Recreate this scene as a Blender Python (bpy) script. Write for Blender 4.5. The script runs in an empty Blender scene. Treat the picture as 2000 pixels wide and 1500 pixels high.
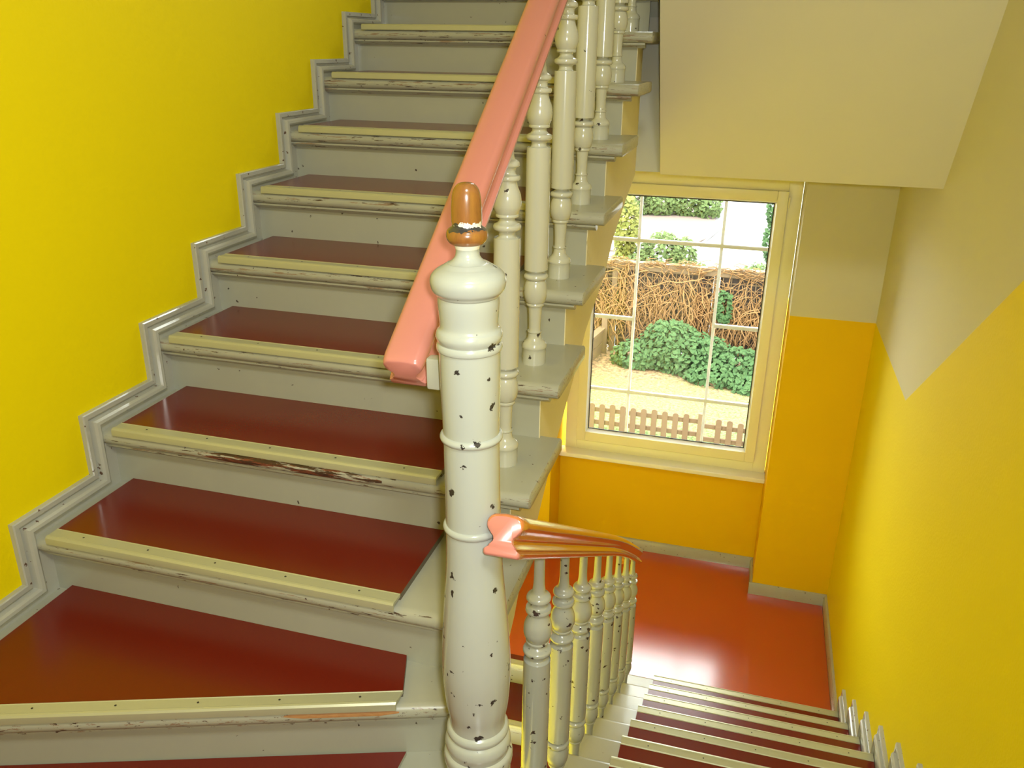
import bpy, bmesh, math, random
from mathutils import Matrix, Vector
random.seed(4)
SC = bpy.context.scene
COL = SC.collection

# ------------------------------------------------------------------ camera
YAW, PITCH, ROLL, FPX = math.radians(-15.7536), math.radians(-21.8907), math.radians(0.7735), 1657.965
F = Vector((math.sin(YAW)*math.cos(PITCH), math.cos(YAW)*math.cos(PITCH), math.sin(PITCH)))
R0 = Vector((math.cos(YAW), -math.sin(YAW), 0)); U0 = R0.cross(F)
R = math.cos(ROLL)*R0 + math.sin(ROLL)*U0; U = -math.sin(ROLL)*R0 + math.cos(ROLL)*U0
cd = bpy.data.cameras.new('camera'); cam = bpy.data.objects.new('camera', cd); COL.objects.link(cam)
cam.matrix_world = Matrix(((R.x, U.x, -F.x, 0), (R.y, U.y, -F.y, 0), (R.z, U.z, -F.z, 1.5138), (0, 0, 0, 1)))
cd.sensor_width = 36; cd.lens = FPX/2000*36; cd.clip_start = 0.02; cd.clip_end = 200
SC.camera = cam

# ------------------------------------------------------------------ world, lights, exposure
SC.view_settings.view_transform = 'Standard'; SC.view_settings.look = 'None'
SC.view_settings.gamma = 1; SC.view_settings.use_curve_mapping = False
SC.view_settings.exposure = 0.0
w = bpy.data.worlds.new('sky'); SC.world = w; w.use_nodes = True
nt = w.node_tree; bg = nt.nodes['Background']
bg.inputs[0].default_value = (0.93, 1.0, 0.97, 1); bg.inputs[1].default_value = 12.8

def light(name, kind, loc, power, color=(1, 1, 1), size=0.2, size_y=None, target=None, portal=False):
    l = bpy.data.lights.new(name, kind); l.color = color
    if kind == 'SUN': l.energy = power; l.angle = size
    else: l.energy = power
    if kind == 'AREA':
        l.size = size
        if size_y: l.shape = 'RECTANGLE'; l.size_y = size_y
        l.cycles.is_portal = portal
    if kind in ('POINT', 'SPOT'): l.shadow_soft_size = size
    o = bpy.data.objects.new(name, l); COL.objects.link(o); o.location = loc
    if target is not None:
        o.rotation_euler = (Vector(target)-Vector(loc)).to_track_quat('-Z', 'Y').to_euler()
    return o
light('sun', 'SUN', (0, 10, 12), 7.0, (1, 0.95, 0.85), 0.15, target=(2.0, 13.5, 0))
light('window_portal', 'AREA', (-0.41, 5.40, -0.12), 1, size=1.25, size_y=1.75, target=(-0.41, 4, -0.12), portal=True)
light('upper_window_portal', 'AREA', (-0.41, 5.40, 3.3), 1, size=1.25, size_y=1.6, target=(-0.41, 4, 3.3), portal=True)
light('camera_flash', 'AREA', (0.06, -0.02, 1.56), 25, (0.97, 1, 0.94), 0.05, target=(-0.55, 3, 0.4))
light('hall_ceiling_lamp', 'AREA', (0.35, -0.5, 3.3), 50, (0.96, 1, 0.93), 0.45, target=(-1.5, 1.6, 0.6))  # fill light added out of frame, not a known fitting of the hall

# ------------------------------------------------------------------ materials
def mat(name):
    m = bpy.data.materials.new(name); m.use_nodes = True
    n = m.node_tree.nodes; return m, n, m.node_tree.links, n['Principled BSDF']
def setp(b, col=None, rough=None, metal=None, coat=None, spec=None):
    if col: b.inputs['Base Color'].default_value = (*col, 1)
    if rough is not None: b.inputs['Roughness'].default_value = rough
    if metal is not None: b.inputs['Metallic'].default_value = metal
    if coat is not None: b.inputs['Coat Weight'].default_value = coat; b.inputs['Coat Roughness'].default_value = 0.06
    if spec is not None: b.inputs['Specular IOR Level'].default_value = spec
def math_n(N, L, op, a, b_=None, clamp=False):
    x = N.new('ShaderNodeMath'); x.operation = op; x.use_clamp = clamp
    for i, v in enumerate((a, b_)):
        if v is None: continue
        if isinstance(v, (int, float)): x.inputs[i].default_value = v
        else: L.new(v, x.inputs[i])
    return x.outputs[0]
def coords(N, L, scale=(1, 1, 1), rnd=True):
    tc = N.new('ShaderNodeTexCoord'); mp = N.new('ShaderNodeMapping'); mp.inputs['Scale'].default_value = scale
    L.new(tc.outputs['Object'], mp.inputs['Vector'])
    if rnd:
        oi = N.new('ShaderNodeObjectInfo'); cb = N.new('ShaderNodeCombineXYZ')
        v = math_n(N, L, 'MULTIPLY', oi.outputs['Random'], 17.0)
        for i in range(3): L.new(v, cb.inputs[i])
        L.new(cb.outputs[0], mp.inputs['Location'])
    return mp.outputs[0]
def noise(N, L, vec, scale, detail=3, rough=0.5, dist=0):
    x = N.new('ShaderNodeTexNoise'); x.inputs['Scale'].default_value = scale; x.inputs['Detail'].default_value = detail
    x.inputs['Roughness'].default_value = rough; x.inputs['Distortion'].default_value = dist
    if vec: L.new(vec, x.inputs['Vector'])
    return x
def mixc(N, L, fac, a, b_):
    x = N.new('ShaderNodeMix'); x.data_type = 'RGBA'
    if isinstance(fac, (int, float)): x.inputs[0].default_value = fac
    else: L.new(fac, x.inputs[0])
    for i, v in ((6, a), (7, b_)):
        if isinstance(v, tuple): x.inputs[i].default_value = (*v, 1)
        else: L.new(v, x.inputs[i])
    return x.outputs[2]
def bump(N, L, b, h, strength, dist=0.002):
    x = N.new('ShaderNodeBump'); x.inputs['Strength'].default_value = strength; x.inputs['Distance'].default_value = dist
    L.new(h, x.inputs['Height']); L.new(x.outputs[0], b.inputs['Normal'])

def paint(name, col, rough=0.25, chips=0.8, cell=45, size=0.22, under=(0.03, 0.02, 0.015), dirt=0.12, stretch=(1, 1, 1), coat=0.4, scuff=None, scuff_t=0.59):
    """old gloss paint with flaked spots; scuff adds long rubbed patches showing undercoat"""
    m, N, L, b = mat(name); setp(b, col, rough, coat=coat)
    vec = coords(N, L)
    nd = noise(N, L, vec, 62, 4, 0.7)
    add = N.new('ShaderNodeVectorMath'); add.operation = 'MULTIPLY_ADD'
    L.new(nd.outputs['Color'], add.inputs[0]); add.inputs[1].default_value = (0.026,)*3; L.new(vec, add.inputs[2])
    vo = N.new('ShaderNodeTexVoronoi'); vo.inputs['Scale'].default_value = cell; L.new(add.outputs[0], vo.inputs['Vector'])
    sep = N.new('ShaderNodeSeparateColor'); L.new(vo.outputs['Color'], sep.inputs[0])
    gate = math_n(N, L, 'GREATER_THAN', sep.outputs[0], chips)
    rad = math_n(N, L, 'MULTIPLY', sep.outputs[1], size)
    hit = math_n(N, L, 'LESS_THAN', vo.outputs['Distance'], rad)
    mask = math_n(N, L, 'MULTIPLY', gate, hit)
    n2 = noise(N, L, vec, 7, 4, 0.6)
    f = math_n(N, L, 'MULTIPLY', n2.outputs['Fac'], dirt*2)
    base = mixc(N, L, f, col, tuple(c*0.72 for c in col))
    n3 = noise(N, L, vec, 160, 2, 0.5)
    if scuff:
        ge = N.new('ShaderNodeNewGeometry'); sz = N.new('ShaderNodeSeparateXYZ'); L.new(ge.outputs['Normal'], sz.inputs[0])
        side = math_n(N, L, 'LESS_THAN', sz.outputs[2], 0.8)
        v2 = coords(N, L, (5, 60, 70))
        n4 = noise(N, L, v2, 1.3, 6, 0.72)
        s = math_n(N, L, 'MULTIPLY', side, math_n(N, L, 'GREATER_THAN', n4.outputs['Fac'], scuff_t))
        base = mixc(N, L, s, base, scuff)
        v3 = coords(N, L, (9, 80, 90)); n5 = noise(N, L, v3, 1.6, 5, 0.7)
        s2 = math_n(N, L, 'MULTIPLY', side, math_n(N, L, 'GREATER_THAN', n5.outputs['Fac'], scuff_t+0.03))
        base = mixc(N, L, s2, base, (0.06, 0.03, 0.02))
    c2 = mixc(N, L, mask, base, under); L.new(c2, b.inputs['Base Color'])
    rr = math_n(N, L, 'MULTIPLY_ADD', mask, 0.5); rr.node.inputs[2].default_value = rough; L.new(rr, b.inputs['Roughness'])
    inv = math_n(N, L, 'SUBTRACT', 1.0, mask)
    h = math_n(N, L, 'MULTIPLY_ADD', n2.outputs['Fac'], 0.6); L.new(inv, h.node.inputs[2])
    bump(N, L, b, h, 0.35, 0.0012)
    return m
def plain(name, col, rough=0.5, var=0.1, scale=6, bumpy=0.0, metal=0, bscale=120, coat=0, spec=None):
    m, N, L, b = mat(name); setp(b, col, rough, metal, coat, spec)
    vec = coords(N, L); n = noise(N, L, vec, scale, 4, 0.6)
    f = math_n(N, L, 'MULTIPLY', n.outputs['Fac'], var*2)
    L.new(mixc(N, L, f, col, tuple(c*0.65 for c in col)), b.inputs['Base Color'])
    if bumpy:
        nb = noise(N, L, vec, bscale, 3, 0.6); bump(N, L, b, nb.outputs['Fac'], bumpy, 0.003)
    return m

YEL = (0.82, 0.665, 0.0)
M = {}
M['yellow'] = plain('yellow_wall_paint', YEL, 0.6, 0.04, 3, 0.3, bscale=90, spec=0.12)
M['orange'] = plain('golden_wall_paint', (0.83, 0.52, 0.002), 0.55, 0.04, 3, 0.12, bscale=90, spec=0.15)  # deeper golden tone than the side walls
M['cream'] = plain('cream_wall_paint', (0.63, 0.59, 0.42), 0.7, 0.04, 3, 0.12, bscale=90)
M['plaster'] = plain('cream_plaster', (0.76, 0.68, 0.42), 0.6, 0.08, 9, 0.3, bscale=60)
M['grey'] = paint('grey_gloss_paint', (0.395, 0.395, 0.315), 0.3, 0.88, 40, 0.18, (0.05, 0.035, 0.025), 0.2, coat=0.25)
M['nose'] = paint('grey_scuffed_paint', (0.405, 0.40, 0.31), 0.32, 0.9, 60, 0.2, (0.06, 0.03, 0.02), 0.25, coat=0.2, scuff=(0.27, 0.19, 0.13))
M['skirt'] = paint('grey_skirting_paint', (0.46, 0.46, 0.40), 0.2, 0.72, 55, 0.26, (0.10, 0.05, 0.03), 0.3, coat=0.6)
M['newel'] = paint('cream_newel_paint', (0.405, 0.43, 0.39), 0.22, 0.62, 44, 0.34, (0.02, 0.015, 0.012), 0.1, coat=0.5)
M['baluster'] = paint('cream_baluster_paint', (0.50, 0.50, 0.41), 0.2, 0.84, 48, 0.27, (0.03, 0.02, 0.015), 0.1, coat=0.6)
M['baluster_worn'] = paint('cream_worn_baluster_paint', (0.38, 0.39, 0.34), 0.22, 0.66, 52, 0.34, (0.03, 0.012, 0.01), 0.15, coat=0.5)
M['pink'] = paint('salmon_rail_paint', (0.54, 0.20, 0.16), 0.28, 0.93, 38, 0.13, (0.08, 0.03, 0.02), 0.06, coat=0.4)
M['aluminium'] = plain('champagne_metal', (0.49, 0.49, 0.33), 0.34, 0.06, 40, 0, metal=0.35)
M['frame'] = plain('window_frame_cream', (0.92, 0.87, 0.60), 0.35, 0.03, 5)
M['white'] = plain('white_plastic', (0.9, 0.9, 0.88), 0.3, 0.02, 5)
M['dark'] = plain('dark_metal', (0.03, 0.025, 0.02), 0.5, 0.1)
M['gasket'] = plain('black_gasket', (0.02, 0.02, 0.02), 0.6, 0.1)
M['sill'] = plain('sill_stone', (0.92, 0.9, 0.82), 0.15, 0.06, 12, coat=0.5)

# varnished wood worn finial
m, N, L, b = mat('worn_wood'); setp(b, (0.3, 0.12, 0.03), 0.25, coat=0.7)
vec = coords(N, L, (60, 60, 12), False); n = noise(N, L, vec, 1.2, 5, 0.7)
c = mixc(N, L, n.outputs['Fac'], (0.36, 0.15, 0.035), (0.12, 0.045, 0.015))
tc = N.new('ShaderNodeTexCoord'); sx = N.new('ShaderNodeSeparateXYZ'); L.new(tc.outputs['Object'], sx.inputs[0])
n2 = noise(N, L, coords(N, L, (1, 1, 1), False), 85, 4, 0.6)
def band(z0, wid):
    d = math_n(N, L, 'ABSOLUTE', math_n(N, L, 'SUBTRACT', sx.outputs[2], z0))
    k = math_n(N, L, 'SUBTRACT', 1.0, math_n(N, L, 'DIVIDE', d, wid), True)
    return k
b1 = math_n(N, L, 'GREATER_THAN', math_n(N, L, 'MULTIPLY', band(1.262, 0.017), n2.outputs['Fac']), 0.41)
b2 = math_n(N, L, 'GREATER_THAN', math_n(N, L, 'MULTIPLY', band(1.225, 0.008), n2.outputs['Fac']), 0.12)
n3 = noise(N, L, coords(N, L, (1, 1, 1), False), 60, 3, 0.6)
b3 = math_n(N, L, 'GREATER_THAN', math_n(N, L, 'MULTIPLY', band(1.258, 0.016), n3.outputs['Fac']), 0.34)
c = mixc(N, L, b3, c, (0.03, 0.03, 0.035))
c = mixc(N, L, math_n(N, L, 'MAXIMUM', b1, b2), c, (0.72, 0.70, 0.62))
L.new(c, b.inputs['Base Color']); M['wood'] = m
# red linoleum
def lino(name, col, rough, var):
    m, N, L, b = mat(name); setp(b, col, rough, coat=0.15)
    vec = coords(N, L); n = noise(N, L, vec, 260, 3, 0.7); n2 = noise(N, L, vec, 2.5, 4, 0.6)
    c = mixc(N, L, math_n(N, L, 'MULTIPLY', n.outputs['Fac'], var), col, (col[0]*0.55, col[1]*0.5, col[2]*0.6))
    c = mixc(N, L, math_n(N, L, 'MULTIPLY', n2.outputs['Fac'], 0.2), c, (col[0]*1.1, col[1]*1.2, col[2]*1.1))
    L.new(c, b.inputs['Base Color'])
    b.inputs['Specular IOR Level'].default_value = 0.35; b.inputs['Coat Weight'].default_value = 0.22 if 'landing' not in name else 1.0; b.inputs['Coat Roughness'].default_value = rough*0.8; b.inputs['Coat IOR'].default_value = 1.5 if 'landing' not in name else 1.7
    bump(N, L, b, n.outputs['Fac'], 0.06, 0.001)
    return m
M['lino_landing'] = lino('landing_linoleum', (0.56, 0.066, 0.022), 0.22, 0.3)  # same red linoleum, brightened: window light on the landing put into its colour
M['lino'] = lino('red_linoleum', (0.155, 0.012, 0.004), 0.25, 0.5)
M['lino_edge'] = plain('linoleum_edge', (0.14, 0.12, 0.085), 0.6, 0.2, 60)
# glass
m, N, L, b = mat('window_glass'); N.remove(b); out = N['Material Output']
tr = N.new('ShaderNodeBsdfTransparent'); gl = N.new('ShaderNodeBsdfGlossy'); gl.inputs['Roughness'].default_value = 0.02
fr = N.new('ShaderNodeFresnel'); fr.inputs[0].default_value = 1.35; mx = N.new('ShaderNodeMixShader')
L.new(fr.outputs[0], mx.inputs[0]); L.new(tr.outputs[0], mx.inputs[1]); L.new(gl.outputs[0], mx.inputs[2]); L.new(mx.outputs[0], out.inputs[0])
M['glass'] = m

# ------------------------------------------------------------------ mesh helpers
def tag(o, label=None, cat=None, group=None, kind=None):
    if label: o['label'] = label
    if cat: o['category'] = cat
    if group: o['group'] = group
    if kind: o['kind'] = kind
    return o
def empty(name, loc=(0, 0, 0)):
    o = bpy.data.objects.new(name, None); COL.objects.link(o); o.location = loc; o.empty_display_size = 0.1; return o
class MB:
    def __init__(s): s.v = []; s.f = []; s.m = []
    def face(s, idx, mi=0): s.f.append(tuple(idx)); s.m.append(mi)
    def add(s, verts, faces, mi=0):
        o = len(s.v); s.v += [tuple(v) for v in verts]
        for f in faces: s.face([i+o for i in f], mi)
    def box(s, x0, x1, y0, y1, z0, z1, mi=0):
        s.add([(x, y, z) for x in (x0, x1) for y in (y0, y1) for z in (z0, z1)],
              [(0, 1, 3, 2), (4, 6, 7, 5), (0, 4, 5, 1), (2, 3, 7, 6), (0, 2, 6, 4), (1, 5, 7, 3)], mi)
    def prism(s, poly, axis, a, b_, mi=0):
        """poly: 2-D points in the other two axes (order x,y,z minus axis)"""
        def P(p, t): q = list(p); q.insert(axis, t); return tuple(q)
        n = len(poly); s.add([P(p, a) for p in poly]+[P(p, b_) for p in poly],
              [tuple(range(n)), tuple(range(2*n-1, n-1, -1))]+[(i, (i+1) % n, n+(i+1) % n, n+i) for i in range(n)], mi)
    def rings(s, rings, closed=True, cap0=True, cap1=True, mi=0):
        n = len(rings[0]); o = len(s.v)
        for r_ in rings: s.v += [tuple(p) for p in r_]
        for k in range(len(rings)-1):
            for i in range(n if closed else n-1):
                j = (i+1) % n; s.face((o+k*n+i, o+k*n+j, o+(k+1)*n+j, o+(k+1)*n+i), mi)
        if cap0: s.face([o+i for i in range(n)][::-1], mi)
        if cap1: s.face([o+(len(rings)-1)*n+i for i in range(n)], mi)
    def build(s, name, mats, parent=None, smooth=None, bevel=0, seg=2):
        me = bpy.data.meshes.new(name)
        me.from_pydata(s.v, [], s.f)
        if not isinstance(mats, (list, tuple)): mats = [mats]
        for q in mats: me.materials.append(M[q])
        for p, i in zip(me.polygons, s.m): p.material_index = i
        bm = bmesh.new(); bm.from_mesh(me); bmesh.ops.recalc_face_normals(bm, faces=bm.faces)
        if bevel:
            eds = [e for e in bm.edges if len(e.link_faces) == 2 and e.calc_face_angle(0) > 0.7]
            bmesh.ops.bevel(bm, geom=eds, offset=bevel, segments=seg, affect='EDGES', profile=0.6, clamp_overlap=True)
        bm.to_mesh(me); bm.free()
        if smooth or bevel:
            me.polygons.foreach_set('use_smooth', [True]*len(me.polygons)); me.set_sharp_from_angle(angle=math.radians(smooth or 40))
        o = bpy.data.objects.new(name, me); COL.objects.link(o)
        if parent is not None: o.parent = parent
        return o
def rebase(o, loc):
    """move a mesh object's origin to loc keeping the geometry in place"""
    o.data.transform(Matrix.Translation(-Vector(loc))); o.location = loc; return o
def crm(pts, n=5):
    """profile through (r, z[, 's']) points: smooth runs between sharp points"""
    out = []; runs = []; cur = [pts[0]]
    for p in pts[1:]:
        cur.append(p)
        if len(p) > 2: runs.append(cur); cur = [p]
    if len(cur) > 1: runs.append(cur)
    for r_ in runs:
        q = [Vector(p[:2]) for p in r_]; q = [q[0]*2-q[1]]+q+[q[-1]*2-q[-2]]
        for i in range(1, len(q)-2):
            for k in range(n):
                t = k/n; a, b_, c_, d = q[i-1], q[i], q[i+1], q[i+2]
                v = 0.5*((2*b_)+(c_-a)*t+(2*a-5*b_+4*c_-d)*t*t+(3*b_-a-3*c_+d)*t**3); out.append((max(v.x, 0.0002), v.y))
    out.append(tuple(pts[-1][:2])); return out
def lathe(name, prof, mat_, parent=None, seg=40, base=(0, 0, 0), zoff=0):
    mb = MB()
    rg = [[(base[0]+r_*math.cos(2*math.pi*i/seg), base[1]+r_*math.sin(2*math.pi*i/seg), base[2]+z) for i in range(seg)] for r_, z in prof]
    mb.rings(rg); return mb.build(name, mat_, parent, smooth=38)
def sweep(mb, path, prof, ups=None, caps=(0, 0), mi=0):
    """sweep a 2-D profile (side, up) along path points; side stays level"""
    rg = []; n = len(path)
    for i, p in enumerate(path):
        p = Vector(p); t = (Vector(path[min(i+1, n-1)])-Vector(path[max(i-1, 0)])).normalized()
        side = t.cross(Vector((0, 0, 1))).normalized(); up = side.cross(t)
        rg.append((p, t, side, up))
    rings = []
    def ring(p, side, up, k=1.0): return [p+side*a*k+up*c_*k for a, c_ in prof]
    p, t, s_, u = rg[0]
    if caps[0]:
        for d, k in ((0, 0.86), (0.10, 0.92), (0.4, 0.97), (1, 1)): rings.append(ring(p+t*caps[0]*d, s_, u, k))
    else: rings.append(ring(p, s_, u))
    for p, t, s_, u in rg[1:-1]: rings.append(ring(p, s_, u))
    p, t, s_, u = rg[-1]
    if caps[1]:
        for d, k in ((1, 1), (0.4, 0.95), (0.12, 0.88), (0, 0.78)): rings.append(ring(p-t*caps[1]*d, s_, u, k))
    else: rings.append(ring(p, s_, u))
    mb.rings(rings, mi=mi)

# ------------------------------------------------------------------ dimensions
XW, XR = -1.68, 0.716            # left and right wall faces
H, T = 0.175, 0.282
YN = {1: None}                    # nosing lines of the upper flight
for k in range(2, 11): YN[k] = 1.720+(k-3)*T
YN[2] = 1.442
LZ = -1.787                       # window landing
H2, T2 = 0.1787, 0.2796
def y2(j): return 3.704-T2*j      # nosing lines of the flight going down, j=0 lowest
def z2(j): return LZ+H2*(j+1)
def y3(i): return 3.776-0.281*i   # lower flight
def z3(i): return LZ-0.175*i
YB, YG = 4.887, 5.184             # window wall face, window plane
NX0, NX1 = -1.105, 0.257          # window niche
CZ = 0.992                        # ceiling over the landing

# ------------------------------------------------------------------ the setting
mb = MB()                                                           # left wall
mb.prism([(-1.7, -4.2), (YB+.4, -4.2), (YB+.4, 4.3), (-1.7, 4.3)], 0, XW-0.25, XW, 0)
tag(mb.build('wall_left', ['yellow']), 'bright yellow rough plaster wall beside the upper flight', kind='structure')
mb = MB()                                                           # right wall with painted diagonal
P0 = [(YB+.4, 0.094), (4.764, 0.094), (3.71, 0.105), (-1.7, 0.105+0.7*5.41)]
low = [(YB+.4, LZ-.1)]+P0+[(-1.7, LZ-.1)]
hi = P0+[(-1.7, 4.3), (YB+.4, 4.3)]
for poly, mi in ((low, 0), (hi, 1)):
    n = len(poly); mb.add([(XR, y, z) for y, z in poly], [tuple(range(n))], mi)
mb.add([(XR+.2, y, z) for y, z in ((YB+.4, LZ-.1), (-1.7, LZ-.1), (-1.7, 4.3), (YB+.4, 4.3))], [(0, 1, 2, 3)], 1)
tag(mb.build('wall_right', ['yellow', 'cream']), 'yellow wall with a cream field above a diagonal paint line', kind='structure')
mb = MB()                                                           # window wall
def two(x0, x1, y0, y1, z0, z1, cut=0.094):
    if z0 < cut: mb.box(x0, x1, y0, y1, z0, min(cut, z1), 0)
    if z1 > cut: mb.box(x0, x1, y0, y1, max(cut, z0), z1, 1)
two(NX1, XR, YB, YG+.25, LZ-.1, 0.862); two(XW, NX0, YB, YG+.25, -4.2, 0.862)
mb.box(NX0, NX1, YG, YG+.25, -4.2, -1.075, 0)
mb.box(XW, XR, YB, YG+.25, 0.862, 2.5, 1)
mb.box(XW, NX0, YB, YG+.25, 2.5, 4.3, 1); mb.box(NX1, XR, YB, YG+.25, 2.5, 4.3, 1); mb.box(NX0, NX1, YB, YG+.25, 4.1, 4.3, 1)
tag(mb.build('wall_back', ['orange', 'cream']), 'golden window wall with a recess around the window', kind='structure')
mb = MB(); mb.box(XW-.25, XR+.2, -1.9, -1.7, -4.2, 4.3)
tag(mb.build('wall_front', 'cream'), 'cream wall behind the viewer', kind='structure')
mb = MB(); mb.box(XW-.25, XR+.2, -1.9, YG+.25, 4.3, 4.5)
tag(mb.build('ceiling', 'white'), 'ceiling of the stairwell above the picture', kind='structure')
# block over the window landing: ceiling underside, steep sloping bulkhead
mb = MB()
SL = [(YB, CZ), (3.80, CZ), (3.36, 1.665), (3.05, 2.14), (0.2, 3.95), (0.2, 4.28), (YB, 4.28)]
mb.prism([(YB+.001, CZ), (3.796, CZ), (3.365, 1.660), (3.02, 2.19), (-0.6, 4.29), (-0.2, 4.29), (3.2, 2.42), (YB+.001, 2.42)], 0, -0.415, XR+.001)
tag(mb.build('trim_1', 'cream'), 'cream sloping soffit hanging over the window', kind='structure')
mb = MB()
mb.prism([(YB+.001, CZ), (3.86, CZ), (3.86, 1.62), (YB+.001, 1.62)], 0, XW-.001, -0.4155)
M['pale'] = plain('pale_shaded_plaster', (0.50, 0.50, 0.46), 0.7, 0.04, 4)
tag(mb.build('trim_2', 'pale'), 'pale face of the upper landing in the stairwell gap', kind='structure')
# floor of the hall at the camera
def lino_poly(mb, poly, z, th=0.010, mi=(0, 1)):
    n = len(poly)
    mb.add([(x, y, z) for x, y in poly], [tuple(range(n))], mi[0])
    for i in range(n):
        a, b_ = poly[i], poly[(i+1) % n]
        mb.add([(*a, z-th), (*b_, z-th), (*b_, z), (*a, z)], [(0, 1, 2, 3)], mi[1])
mb = MB()
mb.prism([(XW, -1.7), (XR, -1.7), (XR, y2(9)), (-0.44, y2(9)), (-0.44, 1.48), (XW, 1.48)], 2, -0.16, -0.010, 1)
lino_poly(mb, [(XW+.04, -1.65), (XR-.03, -1.65), (XR-.03, 1.08), (-0.628, 1.08), (-0.628, 1.375), (XW+.04, 1.02)], 0.0, mi=(0, 1))
tag(mb.build('floor_hall', ['lino', 'grey']), kind='structure'); bpy.data.objects['floor_hall'].name = 'floor'
mb = MB(); mb.box(-.43, XR, y2(0)+.03, YG+.02, LZ-.17, LZ-.010, 1); mb.box(XW, -.43, y3(0)+.08, YG+.02, LZ-.17, LZ-.010, 1)
lino_poly(mb, [(XW+.02, y3(0)+.08), (-0.43, y3(0)+.08), (-0.43, y2(0)+.03), (XR-.02, y2(0)+.03), (XR-.02, YB-.01), (NX1-.01, YB-.01), (NX1-.01, YG-.01), (NX0+.01, YG-.01), (NX0+.01, YB-.01), (XW+.02, YB-.01)], LZ)
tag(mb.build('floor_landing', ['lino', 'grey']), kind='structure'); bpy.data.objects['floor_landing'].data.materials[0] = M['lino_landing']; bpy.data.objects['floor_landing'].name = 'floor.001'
mb = MB(); mb.box(XW-.1, XR+.1, -1.8, YG, -4.3, -4.2)
mb.build('floor.002', 'lino'); tag(bpy.data.objects['floor.002'], kind='structure')
mb = MB(); mb.box(XW, -.415, 3.87, YB, 1.62, 1.75); mb.build('floor.003', 'grey'); tag(bpy.data.objects['floor.003'], kind='structure')

# baseboards of the window landing (moulded top)
def bboard(name, p0, p1, nrm, z=LZ, h=0.078, lab=None):
    mb = MB(); p0 = Vector((*p0, z)); p1 = Vector((*p1, z)); n = Vector((*nrm, 0))
    prof = [(0, 0), (.019, 0), (.019, h-.022), (.015, h-.014), (.013, h-.006), (.006, h), (0, h)]
    mb.rings([[p+n*a+Vector((0, 0, c_)) for a, c_ in prof] for p in (p0, p1)])
    return tag(mb.build(name, 'skirt', smooth=30), lab, kind='structure')
bboard('baseboard_niche', (NX0, YG), (NX1, YG), (0, -1), lab='grey skirting board along the window recess')
bboard('baseboard_reveal', (NX1, YG), (NX1, YB-.008), (-1, 0), lab='short grey skirting return at the recess corner')
bboard('baseboard_pier', (NX1-.019, YB), (XR, YB), (0, -1), lab='grey skirting board under the golden pier')
bboard('baseboard_right', (XR, YB), (XR, y2(0)-.0), (-1, 0), lab='grey skirting board at the foot of the yellow wall')
bboard('baseboard_back_left', (XW, YB), (NX0, YB), (0, -1))

# stepped skirting with moulded edge
def stepped(name, xw, sx, nos, up, lab, top, front=0.042):
    """nos: list of (y_front, z) of treads in order of rising z; up: +1 when they rise with +y.
    sx: +1 when the moulding grows toward +x from the wall"""
    def path(o):
        pts = []; zprev = nos[0][1]-H
        for i, (y, z) in enumerate(nos):
            yy = y-up*(front-o)
            pts.append((yy, zprev+top-o)); pts.append((yy, z+top-o)); zprev = z
        pts.append((nos[-1][0]+up*0.5, nos[-1][1]+top-o)); return pts
    mb = MB(); lv = [(0.0, 0.0), (0.0, 0.013), (0.003, 0.016), (0.015, 0.016), (0.018, 0.010), (0.022, 0.009), (0.025, 0.024), (0.030, 0.030), (0.038, 0.032), (0.044, 0.029), (0.046, 0.022), (0.066, 0.022)]
    pr = [(path(o), d) for o, d in lv]
    for (pa, da), (pb, db) in zip(pr[:-1], pr[1:]):
        n = len(pa); vs = [(xw+sx*da, y, z) for y, z in pa]+[(xw+sx*db, y, z) for y, z in pb]
        mb.add(vs, [(i, i+1, n+i+1, n+i) for i in range(n-1)])
    # board below the moulding down to tread and riser
    pa = path(0.066); d = 0.022
    for i in range(0, len(pa)-1):
        (ya, za), (yb, zb) = pa[i], pa[i+1]
        if i % 2 == 0:   # vertical run: board back to the riser
            mb.add([(xw+sx*d, ya, za-.03), (xw+sx*d, ya+up*.09, za-.03), (xw+sx*d, ya+up*.09, zb), (xw+sx*d, ya, zb)], [(0, 1, 2, 3)])
        elif top > .066:
            mb.add([(xw+sx*(d-.001), ya+up*.08, za), (xw+sx*(d-.001), yb+up*.01, zb), (xw+sx*(d-.001), yb+up*.01, zb-.08), (xw+sx*(d-.001), ya+up*.08, za-.08)], [(0, 1, 2, 3)])
    return tag(mb.build(name, 'skirt', smooth=25), lab, kind='structure')

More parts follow.
